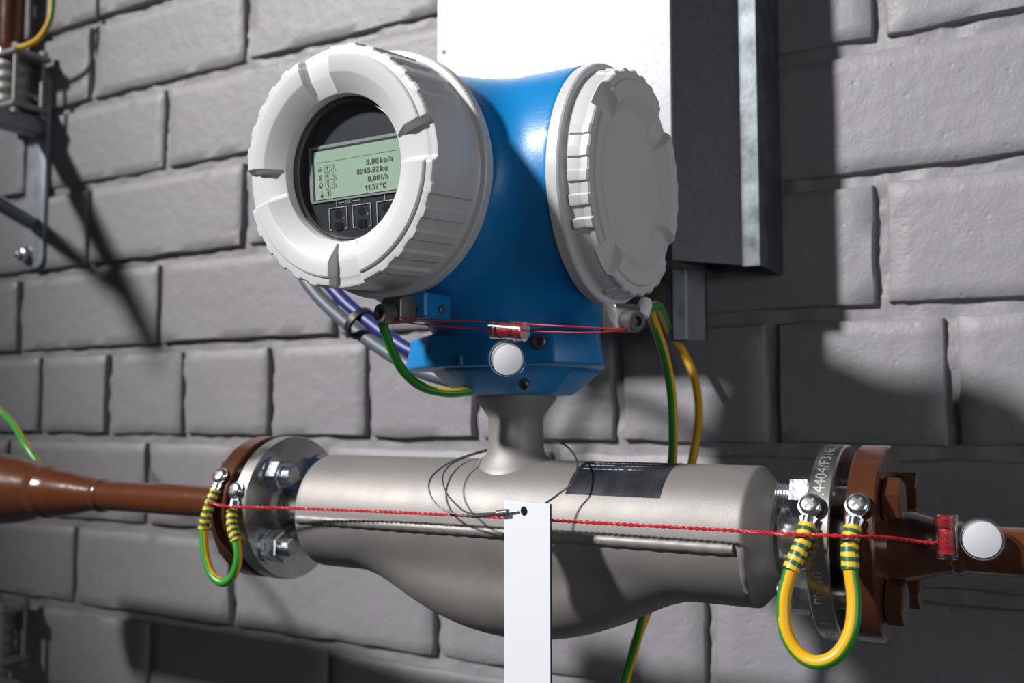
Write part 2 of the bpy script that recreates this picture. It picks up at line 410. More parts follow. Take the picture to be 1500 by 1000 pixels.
def clamp(parent, x, y, z0, z1, hw):
    for z in (z0+3, z1-9):
        v, f = box((x-hw, y-hw*0.58, z), (x+hw, y+hw*0.58, z+7), 2); mk('clamp_plate', v, f, 'clamp', parent)
    h = z1-z0; pr = []
    for k in range(9):
        t = k/8; pr.append((hw*0.5+(2.5 if k % 2 else 0), 8+t*(h-18)))
    mk('clamp_core', *lathe(pr, (x, y, z0), (0, 0, 1), 28), 'clamp', parent)
    for sx in (-1, 1):
        for sy in (-1, 1):
            bxp = (x+sx*hw*0.82, y+sy*hw*0.42)
            mk('clamp_bolt', *join(cyl((*bxp, z0-5), (*bxp, z1+4), 3.2, 12), hexprism((*bxp, z0-5), (0, 0, 1), 10, 6), hexprism((*bxp, z1-2), (0, 0, 1), 10, 6)), 'clamp', parent)
clamp(vp, -832, 203, 424, 500, 42)
lc = thing('pipe_clamp', (-822, 206, -226), 'grey steel pipe clamp cut by the left edge near the bottom', 'clamp')
clamp(lc, -822, 206, -226, -156, 33)
def gy(name, pts, r, label, group=None, side=(0, -1, 0), cat='wire', thr=0.0, parent=None):
    v, f, idx = striped(spline(pts, 2.5), r, 20, side, thr)
    o = mk(name, v, f, ['green', 'yellow'], parent, midx=idx)
    if parent is None: tag(o, label, cat, group)
    return o
gy('earth_wire', [(-739.9,190,600),(-738.5,190,546),(-742.3,190,522),(-757.6,188,504),(-780,186,498),(-800,184,499)], 3.2, 'yellow and green earth wire curling beside the top left brown pipe', 'earth wires', (-0.5, -0.5, -0.7), thr=0.25)
gy('earth_wire', [(-700,72,125),(-651,60,94),(-605,60,67),(-575,55,53),(-537.5,44,34),(-505,44,8)], 3.0, 'green wire dipping behind the brown reducer at the left edge', 'earth wires', (0, 1, 0))

# ------------------------------------------------------------------ flow meter
fm = thing('flow_meter', (0, 0, -67), 'blue and grey flow meter with stainless sensor body and display', 'flow meter')
# sensor body: round tube with a deep lobe hanging under it
def sensor():
    R = 36.0; n = 120; st = []
    for x, r in ((-141, 30), (-141, 34.6), (-140.2, 35.8), (-139, R)): st.append((x, r))
    st += [(x, R) for x in np.linspace(-136, 144, 96)]
    st += [(145.6, R), (146.6, R-0.25), (147.3, R-1.0), (157.0, R-11.6), (157.9, R-12.8), (158.0, R-14.0), (158.2, 19)]
    V, F = [], []
    for x, r in st:
        u = (x-2)/113.0; d = 20.0; w = 20.0
        if abs(u) < 1:
            e = (1-u*u)**1.05; d = 27+40.0*e; w = 21+8.5*e
        for i in range(n):
            ph = -PI+2*PI*i/n; c, s_ = math.cos(ph), math.sin(ph); a = d-w
            # lobe: stadium below the tube axis, polar radius
            if c <= 0: rl = w*0.6
            else:
                disc = w*w-a*a*s_*s_
                rc = a*c+math.sqrt(disc) if disc > 0 else 0
                rs = w/abs(s_) if abs(s_) > 1e-6 else 1e9
                rl = rc if (disc > 0 and rc*c >= a) else (rs if rs*c <= a else rc)
            k = 9.0; hh = max(0.0, k-abs(r-rl))/k; rr = max(r, rl)+hh*hh*k*0.25 if abs(u) < 1 else r
            if abs(u) >= 1: rr = r
            else:
                base = r+0.0; bl = min(1, (1-abs(u))/0.10); rr = base+(rr-base)*bl if rr > base else rr
            V.append((x, rr*s_*-1, -rr*c))
    m = len(st)
    for j in range(m-1):
        for i in range(n): k2 = (i+1) % n; F.append([j*n+i, j*n+k2, (j+1)*n+k2, (j+1)*n+i])
    F.append(list(range(n))); F.append([(m-1)*n+i for i in range(n)])
    return V, F
v, f = sensor(); body = mk('sensor_body', v, f, 'blasted', fm, angle=40)
def bead(pts, r, amp=0.10):
    P = spline(pts, 2.0)
    rf = lambda t: 1+amp*math.sin(t*len(P)*1.15)+0.5*amp*noise.noise(Vector((t*60, 0, 0)))
    return tube(P, r, 12, rf)
for sy in (-1, 1):
    mk('weld_seam', *bead([(-138, sy*34.8, -2.6), (-60, sy*35.2, -2.6), (20, sy*35.3, -2.6), (143, sy*35.2, -2.8)], 3.3, 0.05), 'blasted', body)
mk('end_weld', *bead([(146.4, -35.1, -1.5), (147, -34.6, -7), (147, -31.5, -16), (147, -26, -23.5)], 2.2, 0.08), 'blasted', body)
neckprofR = [(20.5, 157.0), (20.0, 160), (18.6, 161), (17.5, 164), (15.6, 170), (14.8, 176), (15.5, 180.5)]
mk('cone_neck', *lathe(neckprofR, (0, 0, 0), (1, 0, 0), 48, close=False), 'machined', fm)
mk('cone_neck', *lathe([(23, 140), (22.0, 145), (19, 152), (17, 160), (16.5, 166), (19, 172.5)], (0, 0, 0), (-1, 0, 0), 48, close=False), 'machined', fm)
FL = 47.5
flR = mk('steel_flange', *lathe([(12, 180), (FL-0.8, 180), (FL, 180.8), (FL, 190.2), (FL-0.8, 191), (23, 191), (23, 193), (12, 193)], (0, 0, 0), (1, 0, 0), 128), 'machined', fm)
flL = mk('steel_flange', *lathe([(12, 172), (FL-0.8, 172), (FL, 172.8), (FL, 182.6), (FL-0.8, 183.4), (23, 183.4), (23, 185.4), (12, 185.4)], (0, 0, 0), (-1, 0, 0), 128), 'machined', fm)
def rim_text(s, size, ang0, x, name):
    # reads upward on the camera side of the rim; ang measured from -Y towards +Z
    def fn(px, py):
        a = math.radians(ang0)+px/FL
        return Vector((x-py, -(FL+0.12)*math.cos(a), (FL+0.12)*math.sin(a)))
    v, f = text_mesh(s, size, fn); mk(name, v, f, 'engrave', flR, angle=0, recalc=False)
rim_text('1.4404/F316L', 7.6, 27, 185.3, 'engraved_text')
rim_text('PN40', 7.6, -31, 185.6, 'engraved_text')
rim_text('1', 7.0, -48, 185.6, 'engraved_text')
rim_text('1092', 7.0, -74, 185.6, 'engraved_text')
# type label on the tube
def label_patch(x0, x1, a0, a1, r, name, m, parent, nx=16, na=16, rc=3.0):
    V, F = [], []
    for i in range(nx+1):
        for j in range(na+1):
            u, w = i/nx, j/na; x = x0+(x1-x0)*u; a = a0+(a1-a0)*w
            V.append((x, -r*math.cos(a), r*math.sin(a)))
    for i in range(nx):
        for j in range(na):
            q = (0, 1, 2, 3)
            c = [i*(na+1)+j, (i+1)*(na+1)+j, (i+1)*(na+1)+j+1, i*(na+1)+j+1]; F.append([c[k] for k in q])
    return mk(name, V, F, m, parent, recalc=False)
lab = label_patch(48.5, 103, math.radians(33), math.radians(100), 36.15, 'type_label', 'label', fm)
lab['label'] = 'black type label on the sensor tube'
rr = random.Random(3)
for k, (a, lo, hi, w) in enumerate(((64, 52, 76, 0.30), (64, 79, 88, 0.28), (71, 52, 70, 0.3), (71, 73, 97, 0.25), (78, 55, 95, 0.25))):
    x = lo
    while x < hi:
        L = rr.uniform(1.0, 3.2)
        label_patch(x, min(hi, x+L), math.radians(a), math.radians(a+rr.uniform(1.0, 1.8)), 36.25, 'print_line', 'print', lab, 1+1, 2)
        x += L+0.6
# transmitter neck
v, f = lathe([(23.5, 33.0), (22.6, 36.0), (20.6, 37.4), (18.6, 38.9), (17.2, 41), (16.5, 44), (16.3, 47), (16.3, 60), (16.8, 61), (17.2, 62), (24.0, 71.5), (24.4, 74), (20, 74)], (0, 0, 0), (0, 0, 1), 64)
v = [p+Vector((0, 0, (math.sqrt(36*36-p.y*p.y)-36)*max(0, min(1, (47-p.z)/10)))) for p in v]   # foot follows the tube
mk('neck', v, f, 'blasted', fm, angle=28)
# blue housing
HC = (-30.0, -12.0, 190.3)
def sdf(X, Y, Z):
    def ccyl(r, t, lo, hi, rad, rnd):
        c, hl = (lo+hi)/2, (hi-lo)/2
        dx, dy = r-rad+rnd, np.abs(t-c)-hl+rnd
        return np.minimum(np.maximum(dx, dy), 0)+np.sqrt(np.maximum(dx, 0)**2+np.maximum(dy, 0)**2)-rnd
    rA = np.sqrt((X-HC[0])**2+(Z-HC[2])**2); rB = np.sqrt((Y-HC[1])**2+(Z-HC[2])**2)
    a = ccyl(rA, Y, -92, 44, 64.8, 3.0); b = ccyl(rB, X, -70, 70, 66.0, 3.0)
    d = smin(a, b, 20)
    rT = np.sqrt(((X-3))**2+(Y+2)**2)
    t = ccyl(rT, Z, 96, 180, 48.0, 3.0)
    d = smin(d, t, 26)
    return np.maximum(np.maximum(np.maximum(d, -(Y+85.5)), X-66.0), -(Z-98))
v, f = surface_nets(sdf, (-102, -96, 94), (74, 52, 264), 2.0)
hs = mk('blue_housing', v, f, 'blue', fm, angle=50)
oct_ = [(-28, -53), (54, -53), (70, -28), (50, 18), (24, 46), (-30, 50), (-60, 24), (-61, -28)]
def taper(c):
    if c.z > 104: k = 1-(c.z-104)*0.020; return Vector((4+(c.x-4)*k, c.y*k, c.z))
    return c.copy()
v, f = prism(oct_, 88.5, 108.5, 2.2, taper, 3); mk('collar', v, f, 'blue', hs)
mk('collar_rib', *cyl((-4, -53.6, 89.5), (-4, -53.6, 95), 1.7, 12, 0.6), 'blue', hs)
octb = [(52.5*math.cos(math.radians(22.5+45*k)), 52.5*math.sin(math.radians(22.5+45*k))) for k in range(8)]
def bowl(c):
    k = 0.66+(0.34)*max(0, min(1, (c.z-73.5)/15.5)); return Vector((c.x*k, c.y*k, c.z))
v, f = prism(octb, 73.5, 89, 3.0, bowl, 3); mk('base_bowl', v, f, 'blue', hs)
def sock(o, axis, r, name='socket_screw', depth=2.0, parent=hs):
    v, f = lathe([(r, -1), (r, depth-0.5), (r-0.5, depth), (r*0.55, depth), (r*0.5, depth-1.6), (0, depth-1.6)], o, axis, 24, close=False)
    return mk(name, v, f, 'dark_steel', parent)
sock((45.6, -53.5, 100.6), (0, -1, 0), 4.0, depth=1.2)
sock((29.0, -40.0, 79.0), (0.0, -0.86, -0.45), 3.2, depth=2.2)
v, f = box((-32, -86, 113.5), (-4.5, -62, 127), 1.2); mk('locking_lug', v, f, 'blue', hs)
mk('pin_hole', *cyl((-11, -86.2, 117.6), (-11, -85.6, 117.6), 1.5, 14), 'black', hs)
mk('grub_screw', *cyl((-4.8, -72, 118.5), (-3.0, -72, 118.5), 2.6, 14, 0.4), 'dark_steel', hs)

# screw covers
def cover(name, origin, out, u, L, notches, glass, label):
    out, u = Vector(out).normalized(), Vector(u).normalized(); v_ = Vector((0, 0, 1)); v_ = (v_-out*v_.dot(out)).normalized()
    N = 540; floor = L-6.5
    prof = [(58, -3, 0, 0), (66, -3, 0, 0), (66.7, -2.2, 0, 0), (66.7, 3.2, 0, 0), (66.0, 4.2, 0, 0), (63.4, 4.6, 0, 0), (62.6, 5.4, 0, 0), (62.0, 7.0, 0, 0), (62.0, 7.6, 1, 0),
            (61.2, L-8, 1, 0), (61.0, L-7.2, 1, 0), (60.8, L-6.6, 1, 0), (60.8, L-5.5, 1, 1), (60.9, L-2.6, 1, 1), (60.2, L-1.7, .8, 1), (59.2, L-1.4, .3, 1), (56.6, L-1.3, 0, 1), (56.2, L-0.5, 0, 1), (55.4, L, 0, 1), (47.8, L, 0, 1), (46.8, L-0.4, 0, 1)]
    if glass: prof += [(38.6, L-6.3, 0, 1), (37.8, L-6.9, 0, 1), (37.4, L-8, 0, 0), (37.2, L-12, 0, 0)]
    else: prof += [(40.6, L-4.9, 0, .7), (39.8, L-5.2, 0, .3), (38.5, L-5.0, 0, 0), (28, L-4.0, 0, 0), (14, L-3.3, 0, 0), (0.05, L-3.1, 0, 0)]
    def ss(e0, e1, x): t = max(0, min(1, (x-e0)/(e1-e0))); return t*t*(3-2*t)
    nt, rb = [], []
    ns = sorted(n_ % 360 for n_ in notches)
    for i in range(N):
        d = 360*i/N; w = 0.0; near = 360.0
        for c in ns:
            q = (d-c+180) % 360-180; near = min(near, abs(q))
            w = max(w, ss(-11.5, -8.6, q)*(1-ss(7.4, 10.6, q)))
        # ribs: five between neighbouring notches
        g = 0.0
        for k, c in enumerate(ns):
            span = (ns[(k+1) % 4]-c) % 360
            for t in range(5):
                cc = c+span/2+(t-2)*11.3
                q = (d-cc+180) % 360-180
                g = max(g, ss(-2.9, -2.2, q)*(1-ss(2.2, 2.9, q)))
        nt.append(w); rb.append(g)
    o = Vector(origin); V, F = [], []
    for r, h, kw, nw in prof:
        for i in range(N):
            t = 2*PI*i/N; h2 = h
            if nw and h > floor: h2 = h+(floor+0.25*(h-floor)-h)*nt[i]*nw
            r2 = r+kw*1.15*rb[i]
            # raised band only in the middle of each sector
            V.append(o+out*h2+u*(r2*math.cos(t))+v_*(r2*math.sin(t)))
    m = len(prof)
    for j in range(m-1):
        for i in range(N): k = (i+1) % N; F.append([j*N+i, j*N+k, (j+1)*N+k, (j+1)*N+i])
    cv = mk(name, V, F, 'cover', fm, angle=28, label=label)
    return cv, out, u, v_
tl = math.radians(5.0)
LO = (-30, -88, 191)
dc, dout, du, dv = cover('display_cover', LO, (0, -math.cos(tl), -math.sin(tl)), (1, 0, 0), 44, (101, 186, 274.5, 7), True, 'light grey ribbed cover with round display window')
bc, *_ = cover('terminal_cover', (66, -12, 189.3), (1, 0, -0.03), (0, 1, 0), 20.3, (141, 51, 233, 327), False, 'light grey ribbed blank cover facing right')
# window, gasket and display
mk('window_gasket', *lathe([(37.6, 34), (37.5, 31.8), (36.4, 31.2), (36.2, 30.2), (35.4, 29.8), (35.2, 28.4), (34.6, 28.0), (34.6, 25.5)], LO, dout, 96, close=False), 'black', dc)
mk('gasket_lip', *lathe([(36.2, 29.8), (36.0, 31.0), (35.2, 31.2), (34.9, 30.0)], LO, dout, 96, close=False), 'dark_steel', dc)
mk('window_pane', *lathe([(36.9, 31.6), (36.9, 32.8)], LO, dout, 96), 'glass', dc, angle=30)
dm = mk('display_module', *lathe([(36, 22), (36, 26.5), (0.02, 26.7)], LO, dout, 96), 'panel', fm, label='dark display module with green screen')
DY = -112.0
def onpanel(x, z, d=0.0):     # panel follows the tilt of the cover
    k = 0.988   # panel plane lies 5 mm in front of the plane the print was measured on
    p = Vector(LO)+dout*(27.0+d)+du*((x+30)*k+4.1)+dv*((z-189.0)*k-1.5)
    return p
def pbox(name, x0, x1, z0, z1, d0, d1, m, parent=dm, rc=0.0):
    poly = rounded(x0, x1, z0, z1, rc, 4) if rc else [(x0, z0), (x1, z0), (x1, z1), (x0, z1)]
    v, f = prism(poly, d0, d1, 0, lambda c: onpanel(c.x, c.y, c.z)); return mk(name, v, f, m, parent)
pbox('lcd_frame', -64.6, 3.6, 176.0, 206.2, -0.6, 0.5, 'bezel', rc=2.0)
pbox('lcd_recess', -62.3, 2.6, 177.0, 204.6, 0.5, 0.56, 'black')
pbox('lcd_screen', -60.6, 2.0, 177.4, 203.2, 0.56, 0.68, 'lcd')
def ink(s, size, x, z, align='LEFT', m='lcd_ink', d=0.74, bold=0.10, sx=1.0, name='lcd_text', W=None):
    parts = []
    if W:
        xs = [q[0] for q in text_mesh(s, size, lambda px, py: (px, py))[0]]; sx = (W-bold)/(max(xs)-min(xs)); x -= min(xs)*sx
    for k in ((0, 0), (bold, 0)) if bold else ((0, 0),):
        parts.append(text_mesh(s, size, lambda px, py: onpanel(x+px*sx+k[0], z+py, d), align=align))
    v, f = join(*parts); return mk(name, v, f, m, dm, angle=0, recalc=False)
ROW = (193.4, 189.1, 184.7, 180.3)
pbox('lcd_line', -58.6, -1, 197.0, 197.25, 0.68, 0.73, 'lcd_ink')
GLY = {'0': '01110 11011 11011 11011 11011 11011 01110', '1': '0011 0111 1111 0011 0011 0011 0011', '2': '01110 11011 00011 00110 01100 11000 11111',
       '4': '00110 01110 11110 10110 11111 00110 00110', '5': '11111 11000 11110 00011 00011 11011 01110', '7': '11111 00011 00110 00110 01100 01100 01100',
       '8': '01110 11011 11011 01110 11011 11011 01110', '.': '00 00 00 00 00 11 11', 'k': '11000 11000 11011 11110 11100 11110 11011', 'g': '00000 00000 01111 11011 11011 01111 00011 01110',
       '/': '001 001 011 010 110 100 100', 'h': '11000 11000 11110 11011 11011 11011 11011', 'l': '11 11 11 11 11 11 11', '\u00b0': '111 101 111 000 000 000 000', 'C': '01110 11011 11000 11000 11000 11011 01110',
       'm': '00100 00000 11010 10101 10101 10101 10101', 'S': '11111 11001 01100 00110 01100 11001 11111', 'V': '0011100 0000000 1100011 1100011 0110110 0111110 0011100', ' ': '00'}
def pixels(txt, x, z, W=None, name='lcd_text', ph=0.40, m='lcd_ink'):
    cells, cx = [], 0
    for ch in txt:
        rows = GLY[ch].split()
        for r, row in enumerate(rows):
            k = 0
            while k < len(row):
                if row[k] == '1':
                    e = k
                    while e < len(row) and row[e] == '1': e += 1
                    cells.append((cx+k, cx+e, r)); k = e
                else: k += 1
        cx += len(rows[0])+1
    pw = (W/(cx-1)) if W else 0.36
    parts = [prism([(x+a_*pw-0.02, z+(3.5-r-1)*ph-0.03), (x+b_*pw+0.02, z+(3.5-r-1)*ph-0.03), (x+b_*pw+0.02, z+(3.5-r)*ph+0.03), (x+a_*pw-0.02, z+(3.5-r)*ph+0.03)], 0.68, 0.73, 0, lambda c: onpanel(c.x, c.y, c.z)) for a_, b_, r in cells]
    return mk(name, *join(*parts), m, dm, angle=0)
for s_, x_, z_, w_ in (('0.00', -25.3, 0, 8.0), ('8245.82', -31.8, 1, 14.6), ('0.00', -24.7, 2, 7.8), ('11.57', -26.8, 3, 8.8),
                       ('kg/h', -16.4, 0, 8.3), ('kg', -16.4, 1, 4.7), ('l/h', -16.0, 2, 4.7), ('\u00b0C', -17.0, 3, 4.2)):
    pixels(s_, x_, ROW[z_], w_)
pixels('m', -57.9, ROW[0]+0.2, 2.7); pixels('S', -57.6, ROW[1], 2.1); pixels('V', -57.9, ROW[2]+0.2, 2.7)
mk('lcd_icon', *join(*[prism(rounded(-56.5, -55.7, ROW[3]-0.6, ROW[3]+1.9, 0.38, 3), 0.68, 0.73, 0, lambda c: onpanel(c.x, c.y, c.z)), prism(rounded(-57.1, -55.1, ROW[3]-2.0, ROW[3]-0.4, 0.7, 3), 0.68, 0.73, 0, lambda c: onpanel(c.x, c.y, c.z))]), 'lcd_ink', dm)
def outline(poly, w, d0, d1, name, m, closed=True):
    parts = []; n = len(poly)
    for i in range(n if closed else n-1):
        a, b = Vector((*poly[i], 0)), Vector((*poly[(i+1) % n], 0)); t = (b-a).normalized(); q = Vector((-t.y, t.x, 0))*w/2
        P = [(p.x, p.y) for p in (a+q-t*w/2, b+q+t*w/2, b-q+t*w/2, a-q-t*w/2)]
        parts.append(prism(P, d0, d1, 0, lambda c: onpanel(c.x, c.y, c.z)))
    return mk(name, *join(*parts), m, dm, angle=0)
for k in range(4):
    z = ROW[k]
    outline(rounded(-53.4, -50.0, z-2.0, z+2.0, 1.0, 2), 0.26, 0.68, 0.72, 'lcd_icon', 'lcd_ink')
    pixels('1', -52.4, z, 1.3)
    if k < 3:
        outline([(-49.2, z-1.7), (-45.6, z-1.7), (-47.4, z+1.9)], 0.26, 0.68, 0.72, 'lcd_icon', 'lcd_ink')
        pbox('lcd_dot', -47.55, -47.25, z-1.1, z+0.5, 0.68, 0.72, 'lcd_ink')
for k, x in enumerate((-46.3, -30.3, -14.2)):
    pts = [(x-4.5, 160.6), (x-6.0, 160.6), (x-6.0, 172.3), (x+6.0, 172.3), (x+6.0, 160.6), (x+4.5, 160.6)]
    outline(pts, 0.45, 0.0, 0.1, 'key_frame', 'print', closed=False)
    outline([(x-0.6, 172.3), (x-0.6, 175.4)], 0.4, 0.0, 0.1, 'key_line', 'print', closed=False)
    mk('key_sensor', *lathe([(2.2, -0.1), (2.2, 0.08), (0, 0.08)], onpanel(x-0.2, 168.8, -0.3), dout, 24), 'hole', dm)
    pbox('key_sensor', x-2.6, x+2.6, 160.2, 164.4, -0.3, 0.12, 'hole', rc=0.8)
outline([(-45.4, 174.6), (-41.8, 174.6)], 0.3, 0, 0.1, 'key_line', 'print', closed=False)
outline([(-36.2, 174.6), (-31.4, 174.6)], 0.3, 0, 0.1, 'key_line', 'print', closed=False)
ink('ESC', 2.5, -41.2, 174.5, m='print', d=0.1, bold=0.1, name='key_text')
ink('-', 3.0, -42.6, 166.6, m='print', d=0.1, bold=0, name='key_text'); ink('+', 3.0, -27.2, 166.6, m='print', d=0.1, bold=0, name='key_text'); ink('E', 3.0, -11.4, 166.6, m='print', d=0.1, bold=0, name='key_text')

# locking clamps of the two covers
def lockclamp(o, axis, side, name, lab):
    """stainless claw block with a cylinder screw whose axis follows `axis`"""
    a, s_ = Vector(axis).normalized(), Vector(side).normalized(); up = Vector((0, 0, 1)); o = Vector(o)
    def P(c): return o+a*c.x+s_*c.y+up*c.z
    v, f = prism(rounded(-7, 5.5, -7.5, 7.0, 2.5, 4), -7.5, 7.5, 0.8, lambda c: P(Vector((c.x, c.z, c.y))))
    cl = mk(name, v, f, 'grey_steel', fm, label=lab)
    v, f = lathe([(5.2, 3), (5.2, 12.4), (4.6, 13), (2.6, 13), (2.2, 10), (0, 10)], o+up*-1.5, a, 28, close=False); mk('cylinder_screw', v, f, 'dark_steel', cl)
    v, f = box(o+Vector((-1, -1, 4)), o+Vector((1, 1, 4.5))); 
    return cl
lockclamp((-19, -90.5, 117.6), (-0.20, -0.97, -0.12), (0.97, -0.2, 0), 'locking_clamp', 'steel locking clamp under the display cover')
lockclamp((93.5, -54, 111), (0.86, -0.5, -0.12), (-0.5, -0.86, 0), 'locking_clamp', 'steel locking clamp under the blank cover')
# cable gland and earth terminal on the back
mk('cable_gland', *lathe([(14, -6), (14, 8), (12, 9), (12, 18), (9, 22), (6, 23)], (-86, 20, 190), (-0.85, 0.5, 0.1), 6, close=True), 'dark_steel', hs)
mk('earth_terminal', *lathe([(3.6, 0), (4.2, 2), (4.2, 8), (3.2, 11), (0, 11.6)], (76, 12, 118), (0.05, 0.35, 0.75), 24), 'white', hs)

# ------------------------------------------------------------------ brown pipes
pl = thing('brown_pipe', (-500, 0, 0), 'brown painted pipe with reducer and flange entering from the left', 'pipe', 'brown process pipes')
def mirror(prof): return prof
mk('flange', *lathe([(10, 187.6), (23, 187.6), (23, 189.6), (FL-0.8, 189.6), (FL, 190.6), (FL, 202.8), (FL-0.8, 203.6), (18, 203.8)], (0, 0, 0), (-1, 0, 0), 128), 'brown', pl)
mk('flange_neck', *lathe([(18, 203.5), (15, 212), (11.6, 228)], (0, 0, 0), (-1, 0, 0), 48, close=False), 'brown_pipe', pl)
mk('pipe', *lathe([(11.4, 225), (11.4, 372)], (0, 0, 0), (-1, 0, 0), 48, close=False), 'brown_pipe', pl)
mk('weld_ring', *lathe([(11.3, 367), (12.9, 369.5), (13.2, 372), (12.6, 375), (11.5, 377)], (0, 0, 0), (-1, 0, 0), 48, close=False), 'brown_pipe', pl)
mk('reducer', *lathe([(11.4, 374), (13, 385), (16.5, 405), (19.0, 425), (20.0, 433), (21.2, 435.5), (21.2, 438), (20, 441), (21.5, 450), (26.5, 474), (29.2, 498), (30, 520), (30, 760)], (0, 0, 0), (-1, 0, 0), 64, close=False), 'brown_pipe', pl, angle=60)
prr = thing('brown_pipe', (240, 0, 0), 'brown painted pipe with weld neck flange leaving to the right', 'pipe', 'brown process pipes')
mk('flange', *lathe([(10, 195.2), (23, 195.2), (23, 197.2), (FL-0.8, 197.2), (FL, 198.1), (FL, 209.6), (FL-1.0, 210.6), (20, 210.8)], (0, 0, 0), (1, 0, 0), 128), 'brown', prr)
mk('flange_neck', *lathe([(19, 210.5), (17.5, 215), (15.5, 223), (12.2, 234), (11.4, 240)], (0, 0, 0), (1, 0, 0), 48, close=False), 'brown', prr, angle=60)
mk('weld_ring', *lathe([(11.2, 236), (12.6, 238), (12.6, 241), (11.2, 243)], (0, 0, 0), (1, 0, 0), 48, close=False), 'brown', prr)
mk('pipe', *lathe([(11.2, 238), (11.2, 620)], (0, 0, 0), (1, 0, 0), 48, close=False), 'brown_pipe', prr)
for sx, x0, x1, nm in ((-1, 185.4, 187.6, 'left'), (1, 193.0, 195.2, 'right')):
    o = mk('flange_gasket', *lathe([(10, x0), (25, x0), (25, x1), (10, x1)], (0, 0, 0), (sx, 0, 0), 64), 'black')
    tag(o, 'thin black gasket between the flanges at the '+nm+' end of the meter', 'gasket', 'flange gaskets')
# bolts
def flange_bolt(side, y, z, lab, k):
    s_ = side; ax = (s_, 0, 0)
    nut0, head0 = (172, 203.8) if s_ < 0 else (180, 210.8)
    th = thing('flange_bolt', (s_*head0, y, z), lab, 'bolt', 'flange bolts')
    ph = 0.35+0.5*k
    mk('bolt_head', *hexprism((s_*head0, y, z), ax, 18.5, 8.6, ph, 1.2), 'brown', th, angle=20)
    mk('shank', *cyl((s_*(nut0-19), y, z), (s_*head0, y, z), 5.7, 24, 0.7), 'zinc', th)
    mk('washer', *lathe([(6, -nut0), (11.6, -nut0), (11.6, -nut0+1.8), (6, -nut0+1.8)], (0, y, z), (-s_, 0, 0), 32), 'zinc', th)
    mk('nut', *hexprism((s_*(nut0-1.8), y, z), (-s_, 0, 0), 18.0, 9.6, ph+0.2, 1.2), 'zinc', th, angle=20)
    P = [(5.2, nut0-11.6)]
    for t in range(9): P += [(6.0 if t % 2 == 0 else 5.2, nut0-11.6-0.75*t)]
    P += [(4.6, nut0-18.6), (0.02, nut0-18.8)]
    mk('thread', *lathe([(r, -h) for r, h in P], (0, y, z), (-s_, 0, 0), 24, close=False), 'zinc', th, angle=20)
names = {(-1, 1): 'upper near', (-1, -1): 'lower near', (1, 1): 'upper far', (1, -1): 'lower far'}
kk = 0
for side in (-1, 1):
    for sy in (-1, 1):
        for sz in (1, -1):
            kk += 1
            w = names[(sy, sz)]
            lab = ('brown headed flange bolt with zinc nut, %s one of the right flange' if side > 0 else 'flange bolt with hexagon zinc nut, %s one of the left flange') % w
            flange_bolt(side, sy*23.0, sz*23.0, lab, kk)

# ------------------------------------------------------------------ earthing jumpers
def banded(path, r):
    n = 14; V, F = tube(path, r, n); k = len(F)-2; L = 0.0; idx = []
    for j in range(len(path)-1):
        L += (path[j+1]-path[j]).length
        for i in range(n): idx.append(int((L+0.35*math.sin(2*PI*i/n))/2.05) % 2)
    return V, F, idx+[0, 0]
def jumper(pts, i1, i2, r, lab, a1, a2, hub, ysd, wts=(0.42, 0.95)):
    th = thing('earthing_jumper', pts[len(pts)//2], lab, 'cable', 'flange earthing jumpers')
    P = [Vector(p) for p in pts]
    gyp = spline(P[i1:i2+1], 1.6)
    v, f, idx = striped(gyp, r, 32, ysd, 0.12, hub, wts); mk('cable', v, f, ['green', 'yellow'], th, midx=idx)
    for seq, lug, nrm in ((P[1:i1+1], P[0], a1), (P[i2:-1][::-1], P[-1], a2)):
        sp = spline(seq, 0.5)
        v, f, idx = banded(sp, r+0.75); mk('tape_sleeve', v, f, ['band_yellow', 'band_green'], th, midx=idx)
        # flat ring lug
        n_ = Vector(nrm).normalized(); d = (seq[0]-lug); d = (d-n_*d.dot(n_)); Ld = d.length; d.normalize(); sd = n_.cross(d)
        poly = [(5.6*math.cos(t), 5.6*math.sin(t)) for t in np.linspace(PI*0.12, 2*PI-PI*0.12, 22)]
        poly += [(Ld*0.62, -4.2), (Ld+2, -2.6), (Ld+2, 2.6), (Ld*0.62, 4.2)]
        base = lug-n_*0.4
        v, f = prism(poly, 0, 1.5, 0.25, lambda c: base+d*c.x+sd*c.y+n_*c.z, 1)
        lg = mk('ring_lug', v, f, 'zinc', th)
        mk('lug_barrel', *cyl(seq[0]+(lug-seq[0])*0.42, seq[0]+(seq[1]-seq[0])*0.3, 2.7, 16), 'zinc', lg)
        sc = mk('screw', *lathe([(5.6, 1.1), (5.6, 1.8), (5.0, 1.9), (5.0, 2.9), (4.5, 3.7), (3.4, 4.2), (1.6, 4.45), (0.02, 4.5)], base, n_, 28, close=False), 'zinc', th)
        v, f = join(box((-2.9, -0.62, -0.35), (2.9, 0.62, 0.25)), box((-0.62, -2.9, -0.34), (0.62, 2.9, 0.24)))
        mk('cross_slot', [base+n_*4.35+d*(p[0]*0.8+p[1]*0.6)+sd*(p[1]*0.8-p[0]*0.6)+n_*p[2] for p in v], f, 'dark_steel', sc)
JR = [(182.9,-44.6,20.6),(182.0,-48.6,12.5),(180.6,-53,4.4),(176.5,-58,-7.2),(173.7,-60,-20.7),(174.9,-62,-33.7),(180.7,-63,-42.3),(188.8,-64,-44.9),(197.1,-63,-40.9),(202.6,-61,-30.9),(203.7,-58,-18.2),(202.1,-56,-5.5),(201.4,-53,4.5),(202.0,-48.6,12.4),(203.6,-43.6,21.6)]
